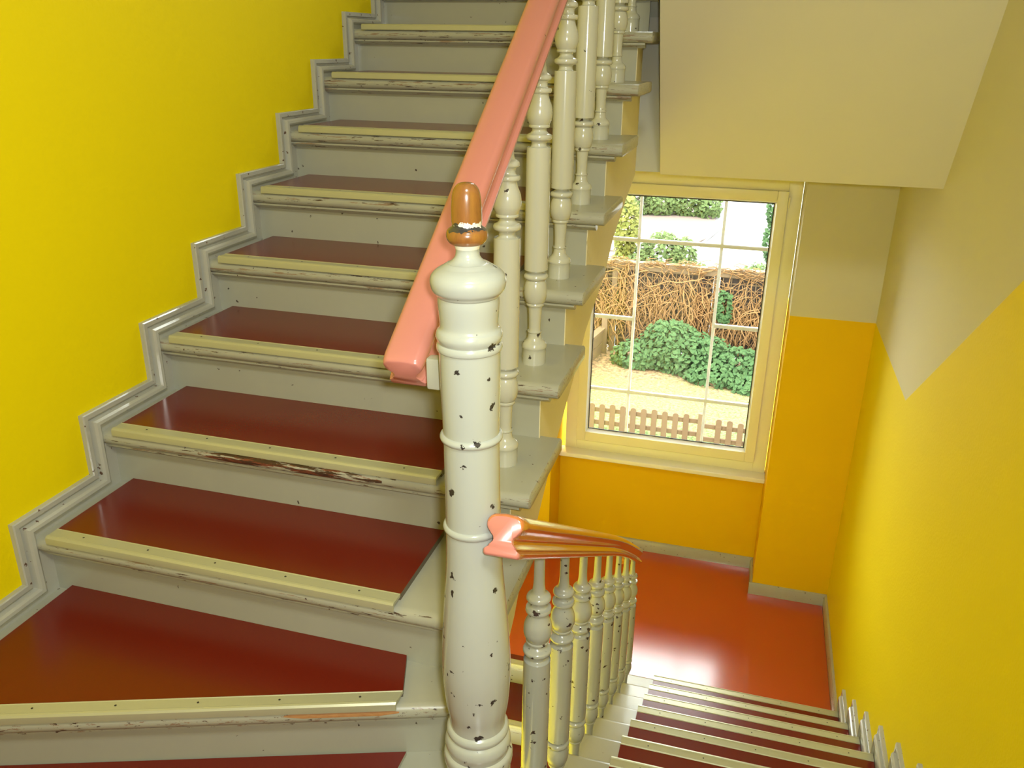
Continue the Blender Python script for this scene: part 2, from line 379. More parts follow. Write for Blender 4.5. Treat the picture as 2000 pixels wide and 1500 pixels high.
# ------------------------------------------------------------------ stair pieces
TH = 0.040
def y1f(x): return 1.056+(x+1.415)*(1.341-1.056)/(1.415-0.618)
def tread_mb(x0, x1, fy, back, z, s, round_end=None):
    """wooden tread; fy(x) nosing line, s=+1 when the tread runs back toward +y, back = absolute y"""
    r_ = TH/2; prof = []
    for k in range(9):
        a = -math.pi/2+math.pi*k/8; prof.append((r_-r_*math.cos(a), -r_+r_*math.sin(a)))
    mb = MB(); xs = [x0, x1]; rg = []
    ends = [(x0, 0.0), (x1, 0.0)]
    e = 0.006
    seq = [(x0, e), (x0+(.004 if x1 > x0 else -.004), 0), (x1-(.004 if x1 > x0 else -.004), 0), (x1, e)]
    zt = z-.016
    for x, ins in seq:
        f = fy(x)
        ring = [(x, f+s*(d+ins), zt+(q if ins == 0 else (-r_+(q+r_)*(1-ins/r_)))) for d, q in prof]
        q0 = 0 if ins == 0 else -ins
        ring += [(x, back-s*0.0, zt+q0), (x, back, zt-TH-q0)]
        rg.append(ring)
    mb.rings(rg)
    # small cove moulding under the nosing
    co = [(0.014, -TH), (0.014, -TH-.006), (0.022, -TH-.012), (0.03, -TH-.018), (0.05, -TH-.018), (0.05, -TH)]
    xa, xb = (x0, x1-.03) if round_end == 1 else (x0+.03, x1) if round_end == -1 else (x0, x1)
    mb.rings([[(x, fy(x)+s*d, zt+q) for d, q in co] for x in (xa, xb)])
    return mb
def strip_mb(xa, xb, fy, z, s, screws, wid=0.040):
    mb = MB(); pf = [(wid, -.006), (wid, .0005), (wid-.003, .0025), (wid-.005, .0012), (0.008, .0012), (0.005, .003), (0.0, .002), (-.004, -.002), (-.005, -.008), (-.005, -.018), (-.002, -.020), (0.0, -.016), (0.0, -.006)]
    mb.rings([[(x, fy(x)+s*d, z+q) for d, q in pf] for x in (xa, xb)])
    for i in range(screws):
        x = xa+(xb-xa)*(i+.5)/screws; y = fy(x)+s*.022
        mb.add([(x+.0028*math.cos(a), y+.0028*math.sin(a), z+.0018) for a in [k*math.pi/4 for k in range(8)]], [tuple(range(8))], 1)
    return mb

treads = {}
def flight(name, label, steps, s, xe_wall, xe_well, lx0, lx1, riser_end, cat='staircase'):
    """steps: list of dict(fy, z, back, lab)"""
    root = empty(name, (steps[0]['x'], steps[0]['fy'](steps[0]['x']), steps[0]['z']-H))
    root.matrix_world = Matrix.Translation(root.location)
    inv = Matrix.Translation(-root.location)
    def fin(o, par=root):
        if par is root: o.matrix_parent_inverse = Matrix.Translation((0, 0, 0)); o.data.transform(inv)
        else: o.data.transform(inv)
        return o
    root_treads = treads.setdefault(name+label, [])
    for st in steps:
        fy, z, back = st['fy'], st['z'], st['back']
        xa, xb = sorted((xe_wall, xe_well))
        t = fin(tread_mb(xa, xb, fy, back, z, s, round_end=(1 if xe_well > xe_wall else -1)).build('tread', 'nose', root, smooth=35)); root_treads.append(t)
        # linoleum with its raised backing board
        a0, a1 = sorted((lx0, lx1)); a1 = st.get('lx1', a1); bk = (lambda x: back-s*st.get('gap', .002))
        mb = MB(); a1b = st.get('lx1b', a1)
        poly = [(a0, fy(a0)+s*.038), (a1, fy(a1)+s*.038), (a1b, st.get('lback', back)), (a0, st.get('lback', back))]
        lino_poly(mb, poly, z, 0.018); fin(mb.build('linoleum', ['lino', 'lino_edge'], t), t)
        fin(strip_mb(a0, a1, fy, z, s, st.get('screws', 4)).build('nosing_strip', ['aluminium', 'dark'], t, smooth=30), t)
        # riser below this tread
        mb = MB(); rx0, rx1 = sorted((xe_wall, riser_end)); o = 0.046
        mb.add([(rx0, fy(rx0)+s*o, z-.03), (rx1, fy(rx1)+s*o, z-.03), (rx1, fy(rx1)+s*o, z-H2-.02), (rx0, fy(rx0)+s*o, z-H2-.02),
                (rx0, fy(rx0)+s*(o+.02), z-.03), (rx1, fy(rx1)+s*(o+.02), z-.03), (rx1, fy(rx1)+s*(o+.02), z-H2-.02), (rx0, fy(rx0)+s*(o+.02), z-H2-.02)],
               [(0, 1, 2, 3), (7, 6, 5, 4), (0, 4, 5, 1), (1, 5, 6, 2), (2, 6, 7, 3), (3, 7, 4, 0)])
        fin(mb.build('riser', 'grey', root))
    return root, fin
# --- upper flight (rises away from the camera along the yellow wall)
steps = []
for k in range(1, 11):
    fy = y1f if k == 1 else (lambda x, y=YN[k]: y)
    back = (YN[k+1] if k < 10 else YN[10]+.2)+.060
    st = dict(fy=fy, z=H*k, back=back, lback=(YN[k+1] if k < 10 else 3.9)+.046, x=-1.0, screws=5)
    if k == 1: st.update(lx1=-0.630, lx1b=-0.668, screws=6)
    steps.append(st)
up, fin = flight('staircase', 'up', steps, 1, XW+.002, -0.437, -1.615, -0.674, -0.4995)
tag(up, 'flight of stairs rising along the bright yellow wall, red linoleum treads and grey risers', 'staircase')
# plaster cheek under the treads on the well side
edge = [(3.60, 1.012), (3.396, 0.946), (3.112, 0.839), (2.98, 0.743), (2.661, 0.631), (2.517, 0.539), (2.271, 0.408), (2.045, 0.249), (1.911, 0.198), (1.816, 0.087), (1.755, 0.042), (1.50, -0.12)]
top = [(1.50, 0.16)]
for k in range(2, 10):
    top += [(YN[k]+.047, H*(k-1)-.05), (YN[k]+.047, H*k-.052)]
top += [(3.60, H*9-.052)]
mb = MB(); mb.prism(edge+top, 0, -0.52, -0.497)
fin(mb.build('plaster_cheek', 'plaster', up))
bpy.data.objects['plaster_cheek']['label'] = 'cream plastered side of the flight'
mb = MB()
for i in range(len(edge)-1):
    (ya, za), (yb, zb) = edge[i], edge[i+1]
    mb.add([(XW+.002, ya, za), (-.5, ya, za), (-.5, yb, zb), (XW+.002, yb, zb)], [(0, 1, 2, 3)])
fin(mb.build('soffit', 'plaster', up))
# knocked plaster patch on the cheek
mb = MB(); pa = [(2.62, .99), (2.655, 1.0), (2.665, .965), (2.655, .93), (2.69, .895), (2.72, .86), (2.69, .85), (2.66, .875), (2.63, .90), (2.60, .94)]
mb.prism(pa, 0, -0.4975, -0.4955); fin(mb.build('plaster_patch', 'plaster', up))

# places where the nosing is rubbed bare
m, N, L, b = mat('bare_tread_wood'); setp(b, (0.42, 0.2, 0.07), 0.5)
n = noise(N, L, coords(N, L, (4, 60, 60), False), 3, 4, 0.6); L.new(mixc(N, L, n.outputs['Fac'], (0.52, 0.27, 0.10), (0.28, 0.12, 0.04)), b.inputs['Base Color']); M['bare'] = m
M['rubbed'] = paint('rubbed_through_paint', (0.43, 0.42, 0.33), 0.4, 0.9, 60, 0.2, (0.06, 0.03, 0.02), 0.25, coat=0.1, scuff=(0.20, 0.055, 0.03), scuff_t=0.47)
def nose_patch(k, xa, xb, a0, a1, mt):
    fy = (lambda x, y=YN[k]: y) if k > 1 else y1f
    mb = MB(); n = 24; rg = []
    for i in range(n+1):
        x = xa+(xb-xa)*i/n; t = min(i, n-i)/4; w_ = min(1.0, 0.25+0.75*t); am = (a0+a1)/2; r_ = TH/2+.0007
        rg.append([(x, fy(x)+TH/2-r_*math.cos(a), H*k-.016-TH/2+r_*math.sin(a)) for a in [math.radians(am+(q/6-.5)*(a1-a0)*w_) for q in range(7)]])
    mb.rings(rg, closed=False, cap0=False, cap1=False)
    fin(mb.build('worn_patch', mt, treads['staircaseup'][k-1], smooth=60), treads['staircaseup'][k-1])
nose_patch(1, -0.86, -0.625, 5, 42, 'bare')
nose_patch(3, -1.35, -0.82, -35, 40, 'rubbed')

# --- flight going down to the window landing
steps = [dict(fy=(lambda x, y=y2(j): y), z=z2(j), back=y2(j)-T2-.03 if j < 9 else y2(9)-.10, lback=y2(j)-T2+.002 if j < 9 else y2(9)-.1, x=0.2, screws=5) for j in range(0, 10)]
steps = [s_ for s_ in steps]
for s_, j in zip(steps, range(10)):
    s_['back'] = y2(j)-T2-.052; s_['lback'] = y2(j)-T2-.046
steps[9]['back'] = y2(9)-.12; steps[9]['lback'] = y2(9)-.07
dn, fin2 = flight('staircase', 'x', steps, -1, XR-.002, -0.412, -0.235, XR-.024, -0.398)
tag(dn, 'flight of stairs going down to the window landing beside the right yellow wall', 'staircase')
mb = MB(); mb.prism([(y2(0)-.05, z2(0)-.05), (y2(0)-.05, LZ-.1), (y2(9)-.05, -.35), (y2(9)-.05, -.05)], 0, -0.408, -0.396)
# stepped cheek of this flight
tp = []
for j in range(0, 10): tp += [(y2(j)-.048, z2(j)-H2+(-.05 if j else 0)), (y2(j)-.048, z2(j)-.052)]
mb = MB(); mb.prism(tp+[(y2(9)-.2, -.052), (y2(9)-.2, -.32), (y2(0)-.2, LZ-.17), (y2(0)-.048, LZ-.17)], 0, -0.41, -0.395)
fin2(mb.build('stringer', 'grey', dn))
mb = MB()
mb.add([(-.41, y2(9)-.2, -.34), (XR-.002, y2(9)-.2, -.34), (XR-.002, y2(0)-.1, LZ-.19), (-.41, y2(0)-.1, LZ-.19)], [(0, 1, 2, 3)])
fin2(mb.build('soffit', 'plaster', dn))

# --- lower flight continuing down from the landing below the upper flight
steps = [dict(fy=(lambda x, y=y3(i): y), z=z3(i), back=y3(i)+.281+.05 if i else y3(0)+.12, lback=y3(i)+.281+.046 if i else y3(0)+.08, x=-1.0, screws=5) for i in range(0, 9)]
lo, fin3 = flight('staircase', 'x', steps, 1, XW+.002, -0.437, -1.615, -0.674+.10, -0.4995)
tag(lo, 'lower flight glimpsed through the well between newel post and balusters', 'staircase')

stepped('baseboard_left', XW, 1, [(y1f(XW), H)]+[(YN[k], H*k) for k in range(2, 11)], 1, 'stepped grey moulded skirting climbing the bright yellow wall', 0.047)
stepped('baseboard_right_stair', XR, -1, [(y2(j), z2(j)) for j in range(0, 10)], -1, 'stepped grey skirting beside the flight going down', 0.105, 0.05)

# ------------------------------------------------------------------ newel post
NXY = (-0.413, 1.205)
post = [(.062, 0.0), (.062, .012, 's'), (.062, .215, 's'), (.0655, .222), (.0665, .232), (.0655, .243), (.060, .25, 's'), (.062, .258), (.0635, .268), (.061, .28), (.055, .288, 's'),
        (.058, .292), (.0595, .299), (.057, .306), (.0525, .31, 's'), (.0535, .33), (.0585, .36), (.0625, .41), (.0635, .45), (.061, .51), (.0560, .58), (.0500, .66), (.0478, .735, 's'),
        (.0505, .7365), (.0525, .742), (.0505, .7475), (.0475, .749, 's'), (.0468, .80), (.0465, .905, 's'), (.0500, .9065), (.0525, .912), (.0500, .9175), (.0468, .919, 's'),
        (.0485, 1.0), (.0492, 1.062, 's'), (.0520, 1.064), (.0528, 1.069), (.0515, 1.074), (.0495, 1.076, 's'), (.0520, 1.082), (.0530, 1.088), (.0510, 1.095), (.0470, 1.100), (.0462, 1.108),
        (.0475, 1.125), (.0485, 1.14), (.0480, 1.150, 's'), (.0500, 1.152), (.0515, 1.155, 's'), (.0560, 1.160), (.0585, 1.168), (.0590, 1.176), (.0565, 1.184), (.0500, 1.191), (.0430, 1.1955, 's'),
        (.0400, 1.197), (.0345, 1.2005), (.0320, 1.202, 's'), (.0300, 1.2025), (.0250, 1.2055), (.0200, 1.211), (.0180, 1.218), (.0178, 1.228, 's')]
nb = empty('newel_post', (*NXY, 0)); tag(nb, 'large turned white newel post with chipped paint and bare wooden finial', 'newel post')
lathe('post', crm(post, 4), 'newel', nb, seg=64)
fin_ = [(.0185, 1.224), (.0200, 1.230, 's'), (.0260, 1.232), (.0305, 1.238), (.0318, 1.245), (.0300, 1.252), (.0255, 1.256, 's'), (.0225, 1.259), (.0232, 1.266), (.0230, 1.285), (.0215, 1.303), (.0180, 1.314), (.0110, 1.321), (.0, 1.323)]
fo = lathe('finial', crm(fin_, 5), 'wood', nb, seg=48); fo['label'] = 'bare varnished wooden acorn finial'
nb.rotation_euler = (0, math.radians(-0.9), 0)
nb.location.x += 0.019

# ------------------------------------------------------------------ balusters
def bal_prof(L_):
    return [(.0330, 0.0), (.0330, .044, 's'), (.0345, .047), (.0345, .052), (.0310, .060), (.0225, .068), (.0190, .076), (.0175, .088, 's'), (.0200, .0905), (.0200, .0935, 's'),
            (.0165, .096), (.0170, .13), (.0190, .164, 's'), (.0235, .166), (.0245, .170), (.0235, .174, 's'), (.0265, .178), (.0305, .190), (.0320, .203), (.0310, .218), (.0275, .232), (.0235, .240, 's'),
            (.0290, .2405), (.0325, .245), (.0325, .250), (.0290, .255), (.0200, .259), (.0185, .265), (.0200, .270, 's'), (.0300, .273), (.0318, .279), (.0318, .43), (.0312, .572), (.0300, .580), (.0240, .585, 's'),
            (.0200, .588), (.0190, .596), (.0210, .600, 's'), (.0300, .603), (.0328, .609), (.0315, .615), (.0240, .619), (.0185, .625), (.0190, .631, 's'), (.0260, .633), (.0268, .637), (.0255, .640, 's'),
            (.0270, .643), (.0315, .655), (.0325, .668), (.0305, .684), (.0240, .701), (.0205, .714, 's'), (.0275, .716), (.0292, .721), (.0278, .727, 's'), (.0195, .729), (.0180, .737), (.0200, .744, 's'),
            (.0265, .747), (.0275, .752), (.0250, .758), (.0165, .764), (.0140, .775), (.0122, .80), (.0115, L_)]
def rail1z(y): return 1.0+0.6577*(y-1.289)
def rail2z(y): return 0.765-0.6257*(y-1.150)-0.055*max(0.0, (y-2.4)/1.25)**2
rel = random.Random(3)
bal_mesh = None
labs1 = ['turned baluster on the third step, first right behind the newel post', 'turned baluster on the fourth step, second from the newel post',
         'turned baluster on the fifth step, third along the pink rail', 'turned baluster on the sixth step with chipped foot, seen at mid rail',
         'turned baluster on the seventh step of the upper flight', 'turned baluster on the eighth step below the rounded tread end', 'rearmost turned baluster, on the ninth step next to the cream soffit']
first = None
proto = {}
def baluster(loc, ln, matn, label, group, rz):
    key = (round(ln, 3), matn)
    if key not in proto:
        o = lathe('baluster', crm(bal_prof(ln), 3), matn, seg=32); proto[key] = o
    else:
        o = proto[key].copy(); COL.objects.link(o)
    o.location = loc; o.rotation_euler = (0, 0, rz)
    tag(o, label, 'baluster', group); return o
for n_, k in enumerate(range(3, 10)):
    y = YN[k]+.163; x = -0.548
    baluster((x, y, H*k-.016), .856, 'baluster', labs1[n_], 'cream turned balusters of the upper flight', rel.uniform(0, 6.28))
baluster((-0.548, YN[2]+.163, H*2-.016), .856, 'baluster', 'turned baluster on the second step, mostly hidden behind the newel post', 'cream turned balusters of the upper flight', 1.0)
labs2 = ['nearest large baluster under the wooden-sided rail, right of the newel post', 'second baluster to the right of the newel post, with black chips', 'third baluster of the descending row, foot square on a grey tread',
         'fourth baluster of the descending row under the lower rail', 'fifth baluster of the descending row with brown chips at its neck', 'sixth baluster of the descending row, narrow against the red floor',
         'second to last baluster of the descending row before the landing', 'farthest baluster of the descending row, beside the glare on the landing']
for n_ in range(8):
    j = 7-n_; y = y2(j)-.222+n_*.003; x = -0.362-n_*.0013
    baluster((x, y, z2(j)-.016), .874, 'baluster_worn', labs2[n_], 'chipped turned balusters of the descending flight', rel.uniform(0, 6.28))

# ------------------------------------------------------------------ handrails
def railprof(wd, ht, lob=1.0, n=7):
    """closed section: broad rounded crown, waist, flat lower lip"""
    a = wd/2; t = ht/2; pts = []
    def arc(cx, cy, rx, ry, d0, d1, k): return [(cx+rx*math.cos(math.radians(d0+(d1-d0)*i/k)), cy+ry*math.sin(math.radians(d0+(d1-d0)*i/k))) for i in range(k+1)]
    right = arc(a-.017, t-.018, .017, .0165, 80, -40, 9)+[(a-.0085, t-.034), (a-.0135, t-.039), (a-.015, t-.044), (a-.0135, t-.049), (a-.009, t-.0535)]+[(a-.0075, t-.056), (a-.0095, t-.058), (a-.004, t-.060), (a-.0005, t-.063), (a-.001, -t+.003), (a-.004, -t)]
    crown = [(0, t), (a*.35, t-.001)]
    full = crown+right; left = [(-x, y) for x, y in full[::-1] if x > 0]
    return full+left
mb = MB(); pr = railprof(.076, .074)
ys = [1.262, 1.31, 1.6, 2.0, 2.6, 3.2, 3.62]
path = [(-0.549, y, rail1z(y)) for y in ys]+[(-0.535, 3.78, rail1z(3.76)), (-0.47, 3.85, rail1z(3.8)), (-0.36, 3.82, rail1z(3.86)), (-0.34, 3.7, rail1z(3.95)), (-0.34, 3.3, rail1z(4.35))]
sweep(mb, path[:7], pr, caps=(.022, 0))
r1 = mb.build('handrail', 'pink', smooth=50)
rebase(r1, (-0.549, 1.262, rail1z(1.262)))
tag(r1, 'thick salmon pink handrail climbing behind the newel finial along the upper flight', 'handrail')
for y, ox, rr in ((2.03, -.006, .0075), (1.395, -.004, .0045)):       # screw holes in the crown
    mb = MB(); up_ = Vector((0, -0.6577, 1)).normalized(); tg = Vector((0, 1, .6577)).normalized()
    c0 = Vector((-0.549+ox, y, rail1z(y)))-Vector(r1.location)+up_*.0352
    for r_a, h_, mi in ((rr, .0006, 0),):
        mb.add([c0+up_*h_+Vector((1, 0, 0))*r_a*math.cos(a)+tg*r_a*math.sin(a) for a in [k*math.pi/8 for k in range(16)]]+[c0-up_*.004+Vector((1, 0, 0))*r_a*.6*math.cos(a)+tg*r_a*.6*math.sin(a) for a in [k*math.pi/8 for k in range(16)]],
               [tuple(range(16))]+[(i, (i+1) % 16, 16+(i+1) % 16, 16+i) for i in range(16)], mi)
    so = mb.build('screw_plug', 'dark', r1); so['label'] = 'dark screw head'
# tenon joining the rail to the newel post
mb = MB(); mb.box(-.085, -.03, 0.022, 0.046, 0.975, 1.03)
mb.build('rail_tenon', 'grey', nb, bevel=.004)
# lower rail, golden reflection on the pink paint put into its colour
m, N, L, b = mat('varnished_rail'); setp(b, (0.45, 0.17, 0.04), 0.18, coat=0.8)
vec = coords(N, L, (14, 3, 14), False); n = noise(N, L, vec, 2.2, 5, 0.65)
cr = mixc(N, L, n.outputs['Fac'], (0.62, 0.22, 0.06), (0.42, 0.12, 0.05)); L.new(cr, b.inputs['Base Color'])
M['varnish'] = m
pr2 = railprof(.064, .072)
p2 = []
for i, y in enumerate([1.150, 1.2, 1.5, 2.2, 2.6, 2.9, 3.15, 3.4, 3.60]):
    p2.append((-0.336-.035*min((y-1.15)/2.0, 1.0), y, rail2z(y)))
zc = rail2z(3.6)
for k in range(1, 7):
    a = k*math.pi/2/6; p2.append((-0.371-.085*(1-math.cos(a)), 3.60+.085*math.sin(a), zc-.53*.085*math.sin(a)-.004*k))
mb = MB(); sweep(mb, p2, pr2, caps=(.010, 0))
nf = len(mb.f); npf = len(pr2)
for i, f_ in enumerate(mb.f):
    ctr = sum((Vector(mb.v[q]) for q in f_), Vector())/len(f_)
    mb.m[i] = 0 if ctr.y < 1.1595 else 1
r2 = mb.build('handrail', ['pink', 'varnish'], smooth=50)
rebase(r2, p2[0])
tag(r2, 'short looking handrail going down from the newel post, pink end and golden brown sides', 'handrail')

# ------------------------------------------------------------------ window
def window(name, z0, z1, full=True):
    root = empty(name, (-0.42, YG, z0)); inv = Matrix.Translation((0.42, -YG, -z0))
    def put(mb, nm, mt, **k):
        o = mb.build(nm, mt, root, **k); o.data.transform(inv); return o
    def ringbox(mb, xa, xb, za, zb, wd, ya, yb, wt=None, wb=None, mi=0):
        wt = wt or wd; wb = wb or wd
        mb.box(xa, xa+wd, ya, yb, za, zb, mi); mb.box(xb-wd, xb, ya, yb, za, zb, mi)
        mb.box(xa+wd, xb-wd, ya, yb, za, za+wb, mi); mb.box(xa+wd, xb-wd, ya, yb, zb-wt, zb, mi)
    gx0, gx1, gz0, gz1 = -0.925, 0.105, z0+.145, z1-.150
    mb = MB(); ringbox(mb, NX0+.03, NX1-.005, z0-.02, z1+.04, .078, YG, YG+.07, wt=.115)
    put(mb, 'window_frame', 'frame', bevel=.003)
    mb = MB(); ringbox(mb, gx0-.072, gx1+.072, gz0-.078, gz1+.075, .060, YG-.018, YG+.05, wt=.063, wb=.066)
    put(mb, 'sash', 'frame', bevel=.004)
    mb = MB()     # bright glazing bead, sloping toward the pane
    o_, i_ = .014, 0.0
    for (ax, az, bx, bz, nx, nz) in ((gx0, gz0, gx1, gz0, 0, -1), (gx0, gz1, gx1, gz1, 0, 1), (gx0, gz0, gx0, gz1, -1, 0), (gx1, gz0, gx1, gz1, 1, 0)):
        ex = o_ if nz else 0; ez = o_ if nx else 0
        mb.add([(ax, YG+.022, az), (bx, YG+.022, bz), (bx+(ex if nz else nx*o_), YG-.016, bz+(nz*o_ if nz else ez)), (ax-(ex if nz else -nx*o_), YG-.016, az+(nz*o_ if nz else -ez))], [(0, 1, 2, 3)])
    put(mb, 'glazing_bead', 'white')
    mb = MB(); ringbox(mb, gx0, gx1, gz0, gz1, .005, YG+.019, YG+.024); put(mb, 'gasket', 'gasket')
    mb = MB(); mb.box(gx0, gx1, YG+.024, YG+.027, gz0, gz1); put(mb, 'pane', 'glass')
    if full:
        mb = MB(); ya, yb = YG+.028, YG+.038
        for x in (-0.668, -0.168): mb.box(x-.009, x+.009, ya, yb, gz0, gz1)
        for z in (0.393, -0.620): mb.box(gx0, gx1, ya-.001, yb+.001, z-.012, z+.012)
        mb.box(gx0, -0.668, ya-.001, yb+.001, -.128, -.104); mb.box(-0.168, gx1, ya-.001, yb+.001, -.122, -.098)
        put(mb, 'glazing_bar', 'white')
        mb = MB(); mb.box(gx1+.074, gx1+.083, YG-.02, YG-.004, gz1-.02, gz1+.045); put(mb, 'hinge', 'frame', bevel=.002)
    root['kind'] = 'structure'; return root
w1 = window('window_1', -1.060, 0.818); w1['label'] = 'tall cream framed window with white glazing bars over the landing'
window('window_2', 2.5, 4.1, False)
mb = MB(); mb.box(NX0-.0, NX1+.0, 5.085, YG+.01, -1.093, -1.063)
tag(mb.build('trim_3', 'sill', bevel=.006, seg=3), 'pale window sill with rounded front edge', kind='structure')

# ------------------------------------------------------------------ garden outside
G = -4.0
def ground_mat():
    m, N, L, b = mat('garden_ground'); setp(b, rough=0.95)
    vec = coords(N, L, (1, 1, 1), False); n1 = noise(N, L, vec, 9, 5, 0.7); n2 = noise(N, L, vec, 1.1, 4, 0.6); n3 = noise(N, L, vec, 22, 3, 0.7)
    sp = N.new('ShaderNodeSeparateXYZ'); L.new(vec, sp.inputs[0])
    def steep(o, k, c0=0.5):
        return math_n(N, L, 'ADD', math_n(N, L, 'MULTIPLY', math_n(N, L, 'SUBTRACT', o, c0), k), 0.5, True)
    n4 = noise(N, L, vec, 13, 5, 0.8)
    grass = mixc(N, L, steep(n3.outputs['Fac'], 6), (0.03, 0.06, 0.004), (0.16, 0.185, 0.05))
    leaf = mixc(N, L, steep(n4.outputs['Fac'], 7), (0.22, 0.125, 0.055), (0.045, 0.03, 0.008))
    g = math_n(N, L, 'MULTIPLY_ADD', sp.outputs[1], 0.50); g.node.inputs[2].default_value = -6.3
    g = math_n(N, L, 'ADD', g, math_n(N, L, 'MULTIPLY', math_n(N, L, 'SUBTRACT', n1.outputs['Fac'], 0.5), 3.4))
    g = math_n(N, L, 'ADD', g, math_n(N, L, 'MULTIPLY', math_n(N, L, 'SUBTRACT', n2.outputs['Fac'], 0.5), 1.6), True)
    L.new(mixc(N, L, g, grass, leaf), b.inputs['Base Color']); bump(N, L, b, n3.outputs['Fac'], 0.6, 0.03)
    return m
M['ground'] = ground_mat()
M['paving'] = plain('pale_paving', (0.15, 0.147, 0.14), 0.9, 0.15, 1.2)
M['gravel'] = plain('brown_gravel', (0.10, 0.07, 0.055), 0.95, 0.25, 7)
M['picket'] = plain('weathered_picket_wood', (0.085, 0.046, 0.017), 0.8, 0.2, 12)
M['fence'] = plain('brown_trellis_wood', (0.028, 0.016, 0.01), 0.85, 0.3, 9)
M['board'] = plain('pale_board_wood', (0.10, 0.06, 0.025), 0.8, 0.2, 8)
M['vine'] = plain('dry_vine_stems', (0.16, 0.078, 0.02), 0.85, 0.2, 20)
def leafmat(name, a, b2):
    m, N, L, b = mat(name); setp(b, rough=0.8, spec=0.2)
    vec = coords(N, L, (1, 1, 1), False); n = noise(N, L, vec, 14, 2, 0.6)
    L.new(mixc(N, L, n.outputs['Fac'], a, b2), b.inputs['Base Color']); return m
M['ivy'] = leafmat('ivy_leaves', (0.007, 0.032, 0.008), (0.045, 0.08, 0.024))
M['bush'] = leafmat('bush_leaves', (0.018, 0.05, 0.01), (0.08, 0.095, 0.03))
M['yellowleaf'] = leafmat('yellow_green_leaves', (0.04, 0.07, 0.008), (0.15, 0.13, 0.03))
mb = MB(); mb.box(-16, 12, 5.6, 15.6, G-.2, G)
tag(mb.build('lawn', 'ground'), 'sunny lawn strewn with dry leaves behind the picket fence', 'lawn', kind='stuff')
mb = MB(); mb.box(-30, 25, 15.6, 60, G-.2, G-.02)
tag(mb.build('paved_yard', 'paving'), 'pale sunlit paved yard beyond the vine fence', 'paving', kind='stuff')
mb = MB(); pts = [(-9, 22), (-4.6, 23.6), (-2.4, 24.6), (-1.55, 25.9), (-1.2, 27.0), (-1.3, 31), (-5, 36), (-12, 36)]
mb.prism(pts, 2, G-.02, G+.02)
tag(mb.build('gravel_bed', 'gravel'), 'brown gravel bed behind the bushes', 'flower bed', kind='stuff')
mb = MB(); mb.add([Vector(p) for p in [(-1.75, 23.8, G+.03), (-1.0, 28.6, G+.03), (-.93, 28.6, G+.03), (-1.67, 23.8, G+.03)]], [(0, 1, 2, 3)])
path_k = mb.build('kerb_edging', 'white'); tag(path_k, 'thin pale kerb line running diagonally across the yard', 'kerb')
# picket fence
pf = empty('picket_fence', (-1, 11.8, G)); tag(pf, 'low brown picket fence with round tops below the window', 'fence')
def addp(mb, nm, mt, root, **k):
    o = mb.build(nm, mt, root, **k); o.data.transform(Matrix.Translation(-root.location)); return o
for i in range(24):
    x = -3.0+i*.158; yy = 11.8
    h = (0.44+0.008*math.sin(i*1.7)) - (0.045*max(0, (x+0.35))) * 2.2
    if abs(i-16.5) < .6: continue
    mb = MB(); wd = .042; zt = G+h
    poly = [(x-wd, G+.02), (x+wd, G+.02), (x+wd, zt-.03)]+[(x+wd*math.cos(a), zt-.03+.032*math.sin(a)) for a in [k*math.pi/6 for k in range(1, 6)]]+[(x-wd, zt-.03)]
    mb.prism(poly, 1, yy-.012, yy+.012); addp(mb, 'picket', 'picket', pf)
for xa, xb, dz in ((-3.1, -0.42, 0), (-0.42, 0.75, -.06)):
    for z in (.12, .33):
        mb = MB(); mb.box(xa, xb, 11.815, 11.85, G+z+dz-.035, G+z+dz+.035); addp(mb, 'rail', 'picket', pf)
mb = MB(); mb.box(-0.46, -0.38, 11.78, 11.86, G, G+.47); addp(mb, 'post', 'board', pf)
# vine covered fence
vf = empty('trellis_fence', (-1, 15.5, G)); tag(vf, 'brown trellis fence overgrown with dry vine stems across the garden', 'fence')
for k in range(5):
    x0 = -6.1+k*1.86
    mb = MB(); mb.box(x0+.06, x0+1.80, 15.53, 15.55, G+.1, G+1.66); addp(mb, 'panel', 'fence', vf)
    mb = MB()
    for q in range(14): mb.box(x0+.06, x0+1.80, 15.50, 15.515, G+.15+q*.112, G+.175+q*.112)
    for q in range(12): mb.box(x0+.10+q*.145, x0+.122+q*.145, 15.485, 15.50, G+.1, G+1.66)
    addp(mb, 'lattice', 'board', vf)
    mb = MB(); mb.box(x0-.05, x0+.05, 15.44, 15.54, G, G+1.80); addp(mb, 'post', 'board', vf)
mb = MB(); mb.box(-6.2, 3.2, 15.42, 15.58, G+1.64, G+1.78); addp(mb, 'cap_rail', 'board', vf)
# vines
rv = random.Random(11); mb = MB()
def tube(mb, pts, r_):
    rg = []
    for i, p in enumerate(pts):
        t = (Vector(pts[min(i+1, len(pts)-1)])-Vector(pts[max(i-1, 0)])).normalized(); a = t.orthogonal().normalized(); b_ = t.cross(a)
        rg.append([Vector(p)+a*r_*math.cos(q)+b_*r_*math.sin(q) for q in (0, 2.1, 4.2)])
    mb.rings(rg)
for i in range(800):
    x = rv.uniform(-5.0, 2.2); z = G+rv.uniform(.9, 1.8); y = rv.uniform(15.32, 15.46); pts = [(x, y, z)]
    ang = rv.uniform(-2.9, -.3)
    for k in range(rv.randint(5, 11)):
        ang += rv.uniform(-.6, .6); ang = ang*.85+(-1.57)*.15
        x += .13*math.cos(ang); z = max(G+.1, z+.13*math.sin(ang)); y = min(15.47, max(15.28, y+rv.uniform(-.03, .03))); pts.append((x, y, z))
    tube(mb, pts, rv.uniform(.0045, .0105))
